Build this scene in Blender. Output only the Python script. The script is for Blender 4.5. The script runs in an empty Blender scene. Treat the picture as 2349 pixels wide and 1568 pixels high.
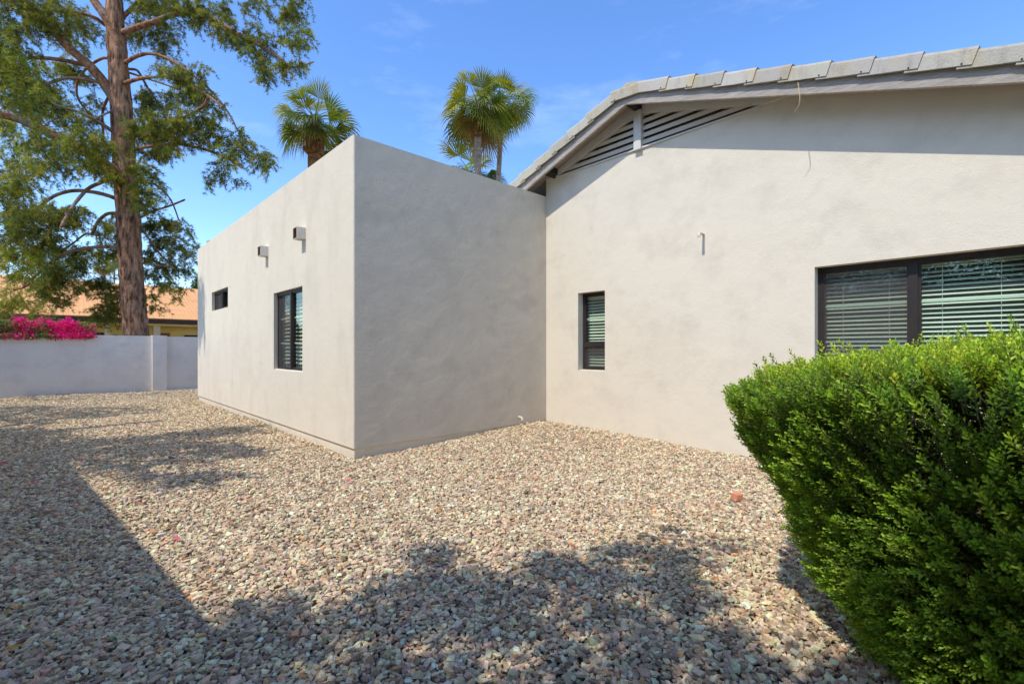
import bpy, math, random
import numpy as np
from mathutils import Vector, Matrix, noise as mnoise
rng = np.random.default_rng(7); random.seed(7)
SC = bpy.context.scene; COL = SC.collection
# ------------------------------------------------------------------ camera model
F, CX, HY, CH = 1091.0, 1174.5, 801.0, 1.3
def ray(x, y):
    a = (x-CX)/F
    return np.array((.6866*a-.7271, .7272*a+.6864, (HY-y)/F))
def at(x, y, t):
    return np.array((0, 0, CH)) + t*ray(x, y)
def onground(x, y, z=0.0):
    v = ray(x, y); t = (z-CH)/v[2]
    return np.array((v[0]*t, v[1]*t))
SUN_EL = math.radians(55.5)
KS = 1/math.tan(SUN_EL)            # ground shift per metre of height

# ------------------------------------------------------------------ mesh helpers
class G:
    def __init__(s): s.v=[]; s.f=[]; s.c=[]; s.n=0
    def add(s, V, Fc, col=None):
        V = np.asarray(V, float).reshape(-1,3); Fc = np.asarray(Fc, int)
        s.v.append(V); s.f.append(Fc+s.n); s.n += len(V)
        if col is None: col = (1,1,1)
        col = np.asarray(col, float)
        if col.ndim == 1: col = np.tile(col, (len(Fc),1))
        s.c.append(col)
    def quad(s, a,b,c,d, col=None): s.add([a,b,c,d], [[0,1,2,3]], col)
    def poly(s, pts, col=None): s.add(pts, [list(range(len(pts)))], col)
    def box(s, x0,x1,y0,y1,z0,z1, col=None):
        s.add([(x0,y0,z0),(x1,y0,z0),(x1,y1,z0),(x0,y1,z0),(x0,y0,z1),(x1,y0,z1),(x1,y1,z1),(x0,y1,z1)],
              [[3,2,1,0],[4,5,6,7],[0,1,5,4],[1,2,6,5],[2,3,7,6],[3,0,4,7]], col)
    def prism(s, pts, d, col=None):          # polygon swept by vector d
        n=len(pts); P=np.array(pts,float); d=np.array(d,float)
        s.add(P, [list(range(n))], col); s.add(P+d, [list(range(n))[::-1]], col)
        s.add(np.vstack([P,P+d]), [[i,(i+1)%n,n+(i+1)%n,n+i] for i in range(n)], col)
    def tube(s, pts, rad, sides=8, col=None, cap=True, rough=0.0, res=0):
        P=np.array(pts,float); R=np.array(rad,float)
        if R.ndim==0: R=np.full(len(P),float(R))
        if res: P,R = smooth(P,R,res)
        n=len(P); T=np.gradient(P,axis=0); T/= np.linalg.norm(T,axis=1)[:,None]+1e-9
        ref=np.array((0.31,.2,.93)) if abs(T[0][2])<.9 else np.array((1,0.1,0))
        V=[]; 
        for i in range(n):
            u=np.cross(T[i],ref); u/=np.linalg.norm(u)+1e-9; w=np.cross(T[i],u); ref = -np.cross(u,T[i]) if False else ref
            a=np.arange(sides)/sides*2*math.pi
            r=R[i]*(1+ (rough*rng.normal(size=sides) if rough else 0))
            V.append(P[i]+ (np.cos(a)*r)[:,None]*u + (np.sin(a)*r)[:,None]*w)
        V=np.vstack(V); i=np.arange(n-1)[:,None]*sides; j=np.arange(sides)[None,:]; k=(j+1)%sides
        Fc=np.stack([i+j,i+k,i+sides+k,i+sides+j],-1).reshape(-1,4)
        s.add(V,Fc,col)
        if cap:
            s.add(V[:sides],[list(range(sides))[::-1]],col); s.add(V[-sides:],[list(range(sides))],col)
    def inst(s, V, Fc, M, T, col=None):      # prototype placed k times
        V=np.asarray(V,float); Fc=np.asarray(Fc,int); k=len(T); n=len(V)
        W=(np.einsum('kij,nj->kni',M,V)+T[:,None,:]).reshape(-1,3)
        FF=(Fc[None]+(np.arange(k)*n)[:,None,None]).reshape(-1,Fc.shape[1])
        c=None
        if col is not None: c=np.repeat(np.asarray(col,float),len(Fc),axis=0)
        s.add(W,FF,c)
    def build(s, name, mat, parent=None, smooth_=False):
        me=bpy.data.meshes.new(name)
        V=np.vstack(s.v).astype(np.float32)
        me.vertices.add(len(V)); me.vertices.foreach_set('co',V.ravel())
        lens=[]; loops=[]
        groups=[]
        for f in s.f:
            lens.append(np.full(f.shape[0],f.shape[1])); loops.append(f.ravel())
        lens=np.concatenate(lens); loops=np.concatenate(loops).astype(np.int32)
        st=np.concatenate([[0],np.cumsum(lens)[:-1]]).astype(np.int32)
        me.loops.add(len(loops)); me.loops.foreach_set('vertex_index',loops)
        me.polygons.add(len(lens)); me.polygons.foreach_set('loop_start',st)
        me.polygons.foreach_set('use_smooth',np.full(len(lens),bool(smooth_)))
        me.update(calc_edges=True)
        C=np.vstack(s.c)
        a=me.attributes.new('col','FLOAT_COLOR','FACE')
        a.data.foreach_set('color',np.hstack([C,np.ones((len(C),1))]).astype(np.float32).ravel())
        me.materials.append(mat)
        o=bpy.data.objects.new(name,me); COL.objects.link(o)
        if parent is not None: attach(o,parent)
        return o
def attach(o,parent):
    o.parent=parent
    if parent.type=='EMPTY': o.matrix_parent_inverse=Matrix.Translation(-Vector(parent.location))
def smooth(P,R,res):
    n=len(P); out=[]; ro=[]
    for i in range(n-1):
        p0=P[max(i-1,0)];p1=P[i];p2=P[i+1];p3=P[min(i+2,n-1)]
        for k in range(res):
            t=k/res
            out.append(.5*((2*p1)+(-p0+p2)*t+(2*p0-5*p1+4*p2-p3)*t*t+(-p0+3*p1-3*p2+p3)*t**3)); ro.append(R[i]*(1-t)+R[i+1]*t)
    out.append(P[-1]); ro.append(R[-1])
    return np.array(out),np.array(ro)
def thing(name,label,cat,loc,group=None):
    o=bpy.data.objects.new(name,None); COL.objects.link(o); o.location=Vector([float(v) for v in loc]); o.empty_display_size=.3
    return tag(o,label,cat,group)
def tag(o,label,cat,group=None,kind=None):
    if label: o['label']=label
    if cat: o['category']=cat
    if group: o['group']=group
    if kind: o['kind']=kind
    return o
def frames(D, roll=None):                    # rotation matrices whose z axis is D
    D=D/np.linalg.norm(D,axis=1)[:,None]; k=len(D)
    ref=np.where(np.abs(D[:,2:3])<.95,np.array([[0,0,1.]]),np.array([[1.,0,0]]))
    X=np.cross(ref,D); X/=np.linalg.norm(X,axis=1)[:,None]; Y=np.cross(D,X)
    if roll is None: roll=rng.uniform(0,2*math.pi,k)
    c,s=np.cos(roll)[:,None],np.sin(roll)[:,None]
    return np.stack([X*c+Y*s,Y*c-X*s,D],-1)
def rvec(k):
    v=rng.normal(size=(k,3)); return v/np.linalg.norm(v,axis=1)[:,None]
def inpoly(P,poly):
    x,y=P[:,0],P[:,1]; r=np.zeros(len(P),bool); n=len(poly)
    for i in range(n):
        x0,y0=poly[i]; x1,y1=poly[(i+1)%n]
        c=((y0>y)!=(y1>y))&(x<(x1-x0)*(y-y0)/(y1-y0+1e-12)+x0); r^=c
    return r

# ------------------------------------------------------------------ materials
def newmat(name):
    m=bpy.data.materials.new(name); m.use_nodes=True; nt=m.node_tree; nt.nodes.clear()
    out=nt.nodes.new('ShaderNodeOutputMaterial'); b=nt.nodes.new('ShaderNodeBsdfPrincipled')
    nt.links.new(b.outputs[0],out.inputs[0]); return m,nt,b,out
def N(nt,t,**kw):
    n=nt.nodes.new(t)
    for k,v in kw.items():
        if k in n.inputs: n.inputs[k].default_value=v
        else: setattr(n,k,v)
    return n
def noise_fac(nt,scale,detail=4,rough=.55,vec=(1,1,1),lo=.35,hi=.65,coord='Object'):
    tc=N(nt,'ShaderNodeTexCoord'); mp=N(nt,'ShaderNodeMapping'); mp.inputs['Scale'].default_value=vec
    nt.links.new(tc.outputs[coord],mp.inputs[0])
    n=N(nt,'ShaderNodeTexNoise'); n.inputs['Scale'].default_value=scale; n.inputs['Detail'].default_value=detail; n.inputs['Roughness'].default_value=rough
    nt.links.new(mp.outputs[0],n.inputs['Vector'])
    r=N(nt,'ShaderNodeMapRange'); r.inputs[1].default_value=lo; r.inputs[2].default_value=hi
    nt.links.new(n.outputs['Fac'],r.inputs[0]); return r.outputs[0], n.outputs['Fac']
def mix(nt,fac,a,b,mode='MIX'):
    m=N(nt,'ShaderNodeMix',data_type='RGBA',blend_type=mode)
    for s,v in ((m.inputs[0],fac),(m.inputs[6],a),(m.inputs[7],b)):
        if hasattr(v,'links'): nt.links.new(v,s)
        elif isinstance(v,(int,float)): s.default_value=v
        else: s.default_value=(*v,1)
    return m.outputs[2]
def bump(nt,b,parts,dist=.01,strength=1.0):   # parts: (socket, weight)
    acc=None
    for s,w in parts:
        m=N(nt,'ShaderNodeMath',operation='MULTIPLY'); nt.links.new(s,m.inputs[0]); m.inputs[1].default_value=w
        if acc is None: acc=m.outputs[0]
        else:
            a=N(nt,'ShaderNodeMath',operation='ADD'); nt.links.new(acc,a.inputs[0]); nt.links.new(m.outputs[0],a.inputs[1]); acc=a.outputs[0]
    bn=N(nt,'ShaderNodeBump'); bn.inputs['Strength'].default_value=strength; bn.inputs['Distance'].default_value=dist
    nt.links.new(acc,bn.inputs['Height']); nt.links.new(bn.outputs[0],b.inputs['Normal'])
def stucco(name,c1,c2,fine=1.0,wave=1.0,vec=(1,1,1)):
    m,nt,b,_=newmat(name)
    f1,_=noise_fac(nt,.8,6,.62,vec,.42,.72); f2,_=noise_fac(nt,2.6,5,.6,vec,.5,.8); 
    c=mix(nt,f1,c1,c2); c=mix(nt,f2,c,tuple(.90*x for x in c2))
    nt.links.new(c,b.inputs['Base Color']); b.inputs['Roughness'].default_value=1; b.inputs['Specular IOR Level'].default_value=.05
    _,g1=noise_fac(nt,170,3,.6); _,g2=noise_fac(nt,55,3,.5); _,g3=noise_fac(nt,4.0,3,.5)
    bump(nt,b,[(g1,.35*fine),(g2,.35*fine),(g3,2.2*wave)],.008,.8)
    return m
def plain(name,col,rough=.7,spec=.3,var=.12,scale=6,bmp=0,bs=80,vec=(1,1,1)):
    m,nt,b,_=newmat(name)
    f,raw=noise_fac(nt,scale,4,.6,vec,.3,.7)
    nt.links.new(mix(nt,f,tuple(x*(1-var) for x in col),tuple(min(1,x*(1+var)) for x in col)),b.inputs['Base Color'])
    b.inputs['Roughness'].default_value=rough; b.inputs['Specular IOR Level'].default_value=spec
    if bmp:
        _,g=noise_fac(nt,bs,4,.6,vec); bump(nt,b,[(g,1)],bmp,1)
    return m
def attr_mat(name,rough=.8,spec=.2,transl=0.0,tcol=None,mott=0,mscale=120):
    m,nt,b,out=newmat(name)
    a=N(nt,'ShaderNodeAttribute',attribute_name='col'); c=a.outputs['Color']
    if mott:
        f,_=noise_fac(nt,mscale,3,.6,(1,1,1),.3,.7); c=mix(nt,f,mix(nt,1.0,c,(1-mott,)*3,'MULTIPLY'),c)
    nt.links.new(c,b.inputs['Base Color']); b.inputs['Roughness'].default_value=rough; b.inputs['Specular IOR Level'].default_value=spec
    if transl:
        t=N(nt,'ShaderNodeBsdfTranslucent'); nt.links.new(mix(nt,1.0,c,tcol or (1,1,1),'MULTIPLY'),t.inputs[0])
        ms=N(nt,'ShaderNodeMixShader'); ms.inputs[0].default_value=transl
        nt.links.new(b.outputs[0],ms.inputs[1]); nt.links.new(t.outputs[0],ms.inputs[2]); nt.links.new(ms.outputs[0],out.inputs[0])
    return m
def glass_mat(name,tint):
    m,nt,b,out=newmat(name); nt.nodes.remove(b)
    t=N(nt,'ShaderNodeBsdfTransparent'); t.inputs[0].default_value=(*tint,1)
    g=N(nt,'ShaderNodeBsdfGlossy'); g.inputs['Roughness'].default_value=.01; g.inputs[0].default_value=(.9,1,.95,1)
    lw=N(nt,'ShaderNodeLayerWeight'); lw.inputs[0].default_value=.5; pw=N(nt,'ShaderNodeMath',operation='POWER'); nt.links.new(lw.outputs['Facing'],pw.inputs[0]); pw.inputs[1].default_value=5; fr=N(nt,'ShaderNodeMapRange'); nt.links.new(pw.outputs[0],fr.inputs[0]); fr.inputs[3].default_value=.085; fr.inputs[4].default_value=1.0
    ms=N(nt,'ShaderNodeMixShader'); nt.links.new(fr.outputs[0],ms.inputs[0]); nt.links.new(t.outputs[0],ms.inputs[1]); nt.links.new(g.outputs[0],ms.inputs[2])
    nt.links.new(ms.outputs[0],out.inputs[0]); return m
def screen_mat(name):
    m,nt,b,out=newmat(name); b.inputs['Base Color'].default_value=(.10,.085,.075,1); b.inputs['Roughness'].default_value=.8
    t=N(nt,'ShaderNodeBsdfTransparent'); ms=N(nt,'ShaderNodeMixShader')
    f,_=noise_fac(nt,140,2,.6,(1,1,2.5),.3,.7)
    r=N(nt,'ShaderNodeMapRange'); r.inputs[3].default_value=.24; r.inputs[4].default_value=.42; nt.links.new(f,r.inputs[0]); nt.links.new(r.outputs[0],ms.inputs[0])
    nt.links.new(t.outputs[0],ms.inputs[1]); nt.links.new(b.outputs[0],ms.inputs[2]); nt.links.new(ms.outputs[0],out.inputs[0]); return m
WALLC=(.69,.612,.478); WALLD=(.648,.572,.445)
M={}
M['stucco']=stucco('stucco_paint',WALLC,WALLD,1,.55)
M['stucco_side']=stucco('stucco_streaked',WALLC,(.665,.588,.458),1,.6,(1,1,.4))
M['stucco_rough']=stucco('stucco_rough',WALLC,WALLD,4.5,1.2)
M['fence']=stucco('fence_stucco',(.78,.715,.62),(.72,.66,.575),1.2,1)
M['footing']=stucco('footing_paint',(.72,.62,.47),(.64,.55,.41),.6,.4)
M['trim']=plain('trim_paint',(.60,.57,.50),.8,.2,.06,9,.002,60)
M['slat']=plain('louver_paint',(.54,.47,.37),.8,.2,.06,9)
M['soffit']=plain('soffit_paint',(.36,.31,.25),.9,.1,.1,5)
M['fascia']=plain('fascia_wood',(.44,.385,.32),.85,.15,.22,7,.012,30,(1,1,9))
M['darkwood']=plain('dark_wood',(.035,.03,.03),.8,.2)
M['scup']=plain('scupper_metal',(.68,.63,.54),.7,.3,.08)
M['rust']=plain('rust_inside',(.30,.15,.06),.9,.1,.4,25)
M['black']=plain('window_frame_paint',(.03,.023,.02),.5,.3,.2)
M['slatw']=plain('blind_slat',(.88,.88,.82),.55,.3,.02)
M['muntin']=plain('muntin_bar',(.75,.82,.78),.5,.3,.02)
M['room']=plain('room_darkness',(.11,.12,.10),.9,.1)
M['glass']=glass_mat('window_glass',(.73,.82,.71))
M['screen']=screen_mat('insect_mesh')
M['pvc']=plain('pvc_pipe',(.54,.50,.41),.5,.4,.05)
M['metal']=plain('vent_metal',(.30,.31,.32),.5,.5)
# rake tiles: concrete with ochre staining
def tile_mat():
    m,nt,b,_=newmat('concrete_tile'); f,_=noise_fac(nt,3.2,5,.65,(1,1,.6),.48,.70); f2,_=noise_fac(nt,11,5,.7,(1,1,.35),.50,.75)
    a=N(nt,'ShaderNodeAttribute',attribute_name='col')
    c=mix(nt,f,(.455,.42,.35),(.47,.385,.22)); c=mix(nt,f2,c,(.32,.285,.225)); c=mix(nt,1.0,c,a.outputs['Color'],'MULTIPLY')
    nt.links.new(c,b.inputs['Base Color']); b.inputs['Roughness'].default_value=.9; b.inputs['Specular IOR Level'].default_value=.2
    _,g=noise_fac(nt,60,5,.7); bump(nt,b,[(g,1)],.006,1); return m
M['tile']=tile_mat()
M['stone']=attr_mat('gravel_stone',.95,.04,0,None,.35,90)
M['leaf']=attr_mat('hedge_leaf',.45,.4,.42,(1.3,1.25,.5))
M['needle']=attr_mat('pine_needle',.6,.25,.30,(1.2,1.15,.5))
M['frond']=attr_mat('palm_leaf',.5,.35,.38,(1.2,1.15,.45))
M['petal']=attr_mat('bract_petal',.6,.2,.35,(1.2,1,1.1))
M['leaf2']=attr_mat('tree_leaf',.6,.25,.3,(1.2,1.2,.6))
def bark_mat(name,c1,c2,c3,vec,sc,bd):
    m,nt,b,_=newmat(name); f,raw=noise_fac(nt,sc,6,.65,vec,.38,.62); f2,_=noise_fac(nt,1.3,4,.6,(1,1,1),.52,.68)
    c=mix(nt,f,c1,c2); c=mix(nt,f2,c,c3); nt.links.new(c,b.inputs['Base Color']); b.inputs['Roughness'].default_value=.95; b.inputs['Specular IOR Level'].default_value=.1
    bump(nt,b,[(raw,1)],bd,1); return m
M['bark']=bark_mat('pine_bark',(.085,.042,.024),(.50,.275,.16),(.36,.17,.085),(5,5,1.1),2.2,.09)
M['limb']=bark_mat('limb_bark',(.13,.06,.03),(.40,.20,.10),(.24,.21,.18),(4,4,4),2.0,.03)
M['palmbark']=bark_mat('palm_bark',(.20,.15,.11),(.38,.31,.24),(.28,.2,.13),(1,1,4),3,.02)
M['palmfib']=bark_mat('palm_fiber',(.12,.05,.02),(.33,.17,.07),(.2,.09,.04),(2,2,2),4,.04)

# ------------------------------------------------------------------ ground + gravel
def gz(x,y):                                  # gentle relief of the yard, shared by soil and stones
    z=.018*np.sin(x*.9+.6)*np.cos(y*1.15+.4)+.012*np.sin(x*2.3+y*1.7)
    z=z+.055*np.exp(-((x+5.2)**2+(y-5.6)**2)/1.3)+.03*np.exp(-((y-5.9)**2)/.5)*(x>-5.6)
    inside=(x>-19.5)&(x<4)&(y>-3)&(y<7)
    return np.where(inside,z,0)
def ground():
    xs=np.concatenate([[-600,-200,-80,-40,-25],np.arange(-20,4.01,.2),[6,15,60,200,600]])
    ys=np.concatenate([[-600,-200,-60,-20,-6],np.arange(-3.2,7.01,.2),[9,15,60,200,600]])
    X,Y=np.meshgrid(xs,ys,indexing='ij'); V=np.stack([X,Y,gz(X,Y)-.022],-1).reshape(-1,3)
    n,m=len(xs),len(ys); i,j=np.meshgrid(np.arange(n-1),np.arange(m-1),indexing='ij'); a=i*m+j
    g=G(); g.add(V,np.stack([a,a+m,a+m+1,a+1],-1).reshape(-1,4))
    mt,nt,b,_=newmat('gravelly_soil'); f,_=noise_fac(nt,45,4,.7,(1,1,1),.35,.65)
    nt.links.new(mix(nt,f,(.10,.08,.065),(.30,.24,.19)),b.inputs['Base Color']); b.inputs['Roughness'].default_value=1
    tag(g.build('ground',mt,smooth_=True),'bare tan soil under the gravel yard','ground',kind='structure')
ground()
PAL=np.array([(.33,.29,.25),(.38,.32,.25),(.42,.33,.26),(.30,.27,.25),(.24,.20,.18),(.16,.13,.115),(.46,.39,.31),(.40,.27,.19),(.40,.22,.12),(.47,.43,.37),(.38,.34,.20),(.25,.215,.21),(.34,.24,.20)])
PAL=np.clip((PAL*.72+PAL.mean(1)[:,None]*.28)*np.array((2.27,1.88,1.37)),0,.78)
PW=np.array([15,17,14,11,10,8,9,7,3,1.6,1.0,8,8.]); PW/=PW.sum()
SIDE_A=(2.6,-.83); SIDE_B=(-18.9,-2.83)       # yard face of the side wall
def side_y(x): return SIDE_A[1]+(SIDE_B[1]-SIDE_A[1])*(x-SIDE_A[0])/(SIDE_B[0]-SIDE_A[0])
def stones():
    phi=(1+5**.5)/2
    ico=np.array([(-1,phi,0),(1,phi,0),(-1,-phi,0),(1,-phi,0),(0,-1,phi),(0,1,phi),(0,-1,-phi),(0,1,-phi),(phi,0,-1),(phi,0,1),(-phi,0,-1),(-phi,0,1)])/math.hypot(1,phi)
    fi=np.array([(0,11,5),(0,5,1),(0,1,7),(0,7,10),(0,10,11),(1,5,9),(5,11,4),(11,10,2),(10,7,6),(7,1,8),(3,9,4),(3,4,2),(3,2,6),(3,6,8),(3,8,9),(4,9,5),(2,4,11),(6,2,10),(8,6,7),(9,8,1)])
    protos=[]
    cube=np.array([(x,y,z) for x in (-1,1) for y in (-1,1) for z in (-1,1)])/1.55
    cf=np.array([(0,1,3),(0,3,2),(4,6,7),(4,7,5),(0,4,5),(0,5,1),(2,3,7),(2,7,6),(0,2,6),(0,6,4),(1,5,7),(1,7,3)])
    for k in range(14):
        v=cube*rng.uniform(.70,1.25,(8,1))+rng.normal(0,.16,(8,3)); protos.append((v*np.array([rng.uniform(1.0,1.6),rng.uniform(.75,1.1),rng.uniform(.5,.9)]),cf))
    for k in range(10):
        v=ico*(rng.uniform(.68,1.35,size=(12,1)))
        for _ in range(4):                    # knock flat facets off, as crushed rock has
            n=rvec(1)[0]; d=rng.uniform(.42,.75); h=v@n; v=v-np.where(h>d,(h-d),0)[:,None]*n
        protos.append((v*np.array([rng.uniform(.95,1.5),rng.uniform(.75,1.05),rng.uniform(.45,.85)]),fi))
    g=G()
    def layer(sp,rmin,rmax,lift,keep=1.0):
        xs=np.arange(-18.62,2.4,sp); ys=np.arange(-2.9,6.0,sp)
        X,Y=np.meshgrid(xs,ys); X=X.ravel()+rng.uniform(-.5,.5,X.size)*sp; Y=Y.ravel()+rng.uniform(-.5,.5,Y.size)*sp
        D=X*-.7271+Y*.6864; L=X*.6866+Y*.7272            # view depth / lateral
        ok=(Y>side_y(X)+.01)&(X>-18.6)&(D>.5)&(np.abs(L)<1.12*D+.9)
        ok&=~((X<-5.47)&(X>-14.68)&(Y>2.535))&(Y<5.99)&~((X<-14.68)&(Y>4.8))
        ok&=(rng.random(X.size)<keep)
        X,Y=X[ok],Y[ok]; k=len(X)
        r=rmin+(rmax-rmin)*rng.beta(1.6,3.2,k)
        T=np.stack([X,Y,gz(X,Y)+lift+r*.25-.006+rng.uniform(-.004,.006,k)],-1)
        tilt=rvec(k)*rng.uniform(0,.75,k)[:,None]; Dn=np.array([0,0,1.])+tilt
        Mx=frames(Dn)*r[:,None,None]
        pt=rng.integers(0,24,k); c=PAL[rng.choice(len(PAL),k,p=PW)]*rng.uniform(.58,1.25,(k,1))*rng.uniform(.94,1.06,(k,3))
        for p in range(24):
            q=pt==p; g.inst(protos[p][0],protos[p][1],Mx[q],T[q],np.clip(c[q],0,.8))
    layer(.0195,.0095,.0188,0); layer(.038,.011,.025,.008,.8); layer(.14,.019,.030,.008,.5)
    tag(g.build('gravel',M['stone']),'crushed tan and grey decorative gravel covering the side yard','gravel',kind='stuff')
stones()

# ------------------------------------------------------------------ stucco house
WY, W3Y, WX, XF = 2.55, 5.984, -5.489, -14.62
PZ=3.895; RX=-3.69
def zs(x): return 4.83-(.36*(RX-x) if x<RX else .327*(x-RX))     # soffit at a given x
def fz(x): return zs(x)-.15                                       # bottom of the fascia
house=thing('stucco_house','off white stucco house with flat roofed wing and tiled gable','house',(WX,W3Y,0))
def wall_y(g,y,x0,x1,z0,z1,holes,depth,step=None):
    xs=sorted({x0,x1,*[h[0] for h in holes],*[h[1] for h in holes]}); zz=sorted({z0,z1,*[h[2] for h in holes],*[h[3] for h in holes]})
    for i in range(len(xs)-1):
        for j in range(len(zz)-1):
            cx,cz=(xs[i]+xs[i+1])/2,(zz[j]+zz[j+1])/2
            if any(h[0]<cx<h[1] and h[2]<cz<h[3] for h in holes): continue
            g.quad((xs[i],y,zz[j]),(xs[i+1],y,zz[j]),(xs[i+1],y,zz[j+1]),(xs[i],y,zz[j+1]))
    for a,b,c,d in holes:
        Y=y+depth
        g.quad((a,y,c),(a,y,d),(a,Y,d),(a,Y,c)); g.quad((b,y,d),(b,y,c),(b,Y,c),(b,Y,d))
        g.quad((a,y,d),(b,y,d),(b,Y,d-.0),(a,Y,d)); g.quad((b,y,c),(a,y,c),(a,Y,c+.012),(b,Y,c+.012))
H1=[(-8.476,-7.175,.967,2.231),(-13.0,-11.5,2.20,2.635)]
H3=[(-4.801,-4.284,.967,2.197),(-1.512,.13,.95,2.2)]
g=G(); RB=.018
wall_y(g,WY,XF,WX-RB,.10,PZ,H1,.062)
a=[(WX-RB+RB*math.sin(t),WY+RB-RB*math.cos(t)) for t in np.linspace(0,math.pi/2,6)]
for p,q in zip(a[:-1],a[1:]): g.quad((*p,.10),(*q,.10),(*q,PZ),(*p,PZ))
g.quad((XF,WY,.1),(XF,9,.1),(XF,9,PZ),(XF,WY,PZ))                         # far end wall
g.quad((XF,WY,PZ),(WX-RB,WY,PZ),(WX-RB-.2,WY+.2,PZ+.004),(XF+.2,WY+.2,PZ+.004))   # parapet caps
g.poly([(WX-RB,WY,PZ),(WX,WY+RB,PZ),(WX,W3Y,PZ),(WX-.2,W3Y,PZ+.004),(WX-RB-.2,WY+.2,PZ+.004)])
g.quad((XF+.2,WY+.2,PZ+.004),(WX-RB-.2,WY+.2,PZ+.004),(WX-RB-.2,WY+.2,3.5),(XF+.2,WY+.2,3.5))
g.quad((XF,WY,.1),(WX-RB,WY,.1),(WX-RB,WY+.03,.1),(XF,WY+.03,.1))
g.build('wall',M['stucco_side'],house)
# shaded wing wall, hand trowelled: real waves in the plaster
def rough_wall_x(g,x,y0,y1,z0,z1,st,amp,sgn=1,edge=.08):
    ny=int((y1-y0)/st)+1; nz=int((z1-z0)/st)+1
    V=[]
    for i in range(ny+1):
        for j in range(nz+1):
            y=y0+(y1-y0)*i/ny; z=z0+(z1-z0)*j/nz
            n=mnoise.fractal((y*1.6,z*2.2,x),1.0,2.0,2)*.16+mnoise.fractal((y*4.2,z*4.8,x+5),1.0,2.0,3)*.15+mnoise.fractal((y*14,z*15,x),1.0,2.0,2)*.10
            e=min(1,min(y-y0,y1-y,z-z0,z1-z)/edge); V.append((x+sgn*amp*n*e,y,z))
    i,j=np.meshgrid(np.arange(ny),np.arange(nz),indexing='ij'); m=nz+1; q=i*m+j
    g.add(V,np.stack([q,q+m,q+m+1,q+1],-1).reshape(-1,4))
g=G(); rough_wall_x(g,WX,WY+RB,W3Y,.10,PZ,.03,.008)
g.quad((WX,WY+.02,.1),(WX,W3Y,.1),(WX-.03,W3Y,.1),(WX-.03,WY+.02,.1))
g.build('wall',M['stucco_rough'],house,True)
g=G(); g.box(XF+.02,WX-.022,WY+.022,W3Y+.05,-.3,.12); g.build('foundation',M['footing'],house)
g=G(); g.box(XF+.19,WX-.19,WY+.19,9,3.45,3.52); g.build('flat_roof',M['metal'],house)
# gable wall
g=G(); XE=3.0
wall_y(g,W3Y,WX,XE,-.2,2.6,H3,.125)
g.poly([(WX,W3Y,2.6),(XE,W3Y,2.6),(XE,W3Y,zs(XE)),(RX+(4.83-4.165)/.327,W3Y,4.165),(WX,W3Y,4.165)])
g.quad((XE,W3Y,-.2),(XE,18,-.2),(XE,18,zs(XE)),(XE,W3Y,zs(XE)))
g.quad((-12,18,-.2),(XE,18,-.2),(XE,18,zs(XE)),(-12,18,1.8)); g.poly([(-12,18,1.8),(XE,18,zs(XE)),(RX,18,zs(RX))])
g.build('wall',M['stucco'],house)
# roof
FY=5.641; XL=-10.4; XR=3.5
g=G()
for xa,xb in ((XL,RX),(RX,XR)):
    za,zb=zs(xa)+.13,zs(xb)+.13
    g.prism([(xa,FY+.05,za),(xb,FY+.05,zb),(xb,18.5,zb),(xa,18.5,za)],(0,0,.04))
roof=g.build('roof',M['tile'],house)
g=G()
for xa,xb in ((XL,RX),(RX,XR)):
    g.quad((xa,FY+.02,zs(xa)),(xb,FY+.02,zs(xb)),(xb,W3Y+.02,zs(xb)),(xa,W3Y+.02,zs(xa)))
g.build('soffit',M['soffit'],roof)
g=G()
for xa,xb in ((XL,RX),(RX,XR)):
    n=40
    for k in range(n):
        u,v=xa+(xb-xa)*k/n,xa+(xb-xa)*(k+1)/n
    g.prism([(xa,FY,fz(xa)),(xb,FY,fz(xb)),(xb,FY,fz(xb)+.22),(xa,FY,fz(xa)+.22)],(0,.04,0))
g.build('fascia',M['fascia'],roof)
g=G(); g.box(RX-.05,RX+.05,FY+.04,W3Y+.1,4.70,4.826); g.build('ridge_beam',M['darkwood'],roof); g=G()  # beam's near-black colour also stands for the shadow at its end
g.prism([(-5.30,FY+.04,zs(-5.30)-.1),(-5.20,FY+.04,zs(-5.2)-.1),(-5.20,FY+.04,zs(-5.2)-.004),(-5.30,FY+.04,zs(-5.3)-.004)],(0,.30,0))
g.build('lookout',M['darkwood'],roof)
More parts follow.
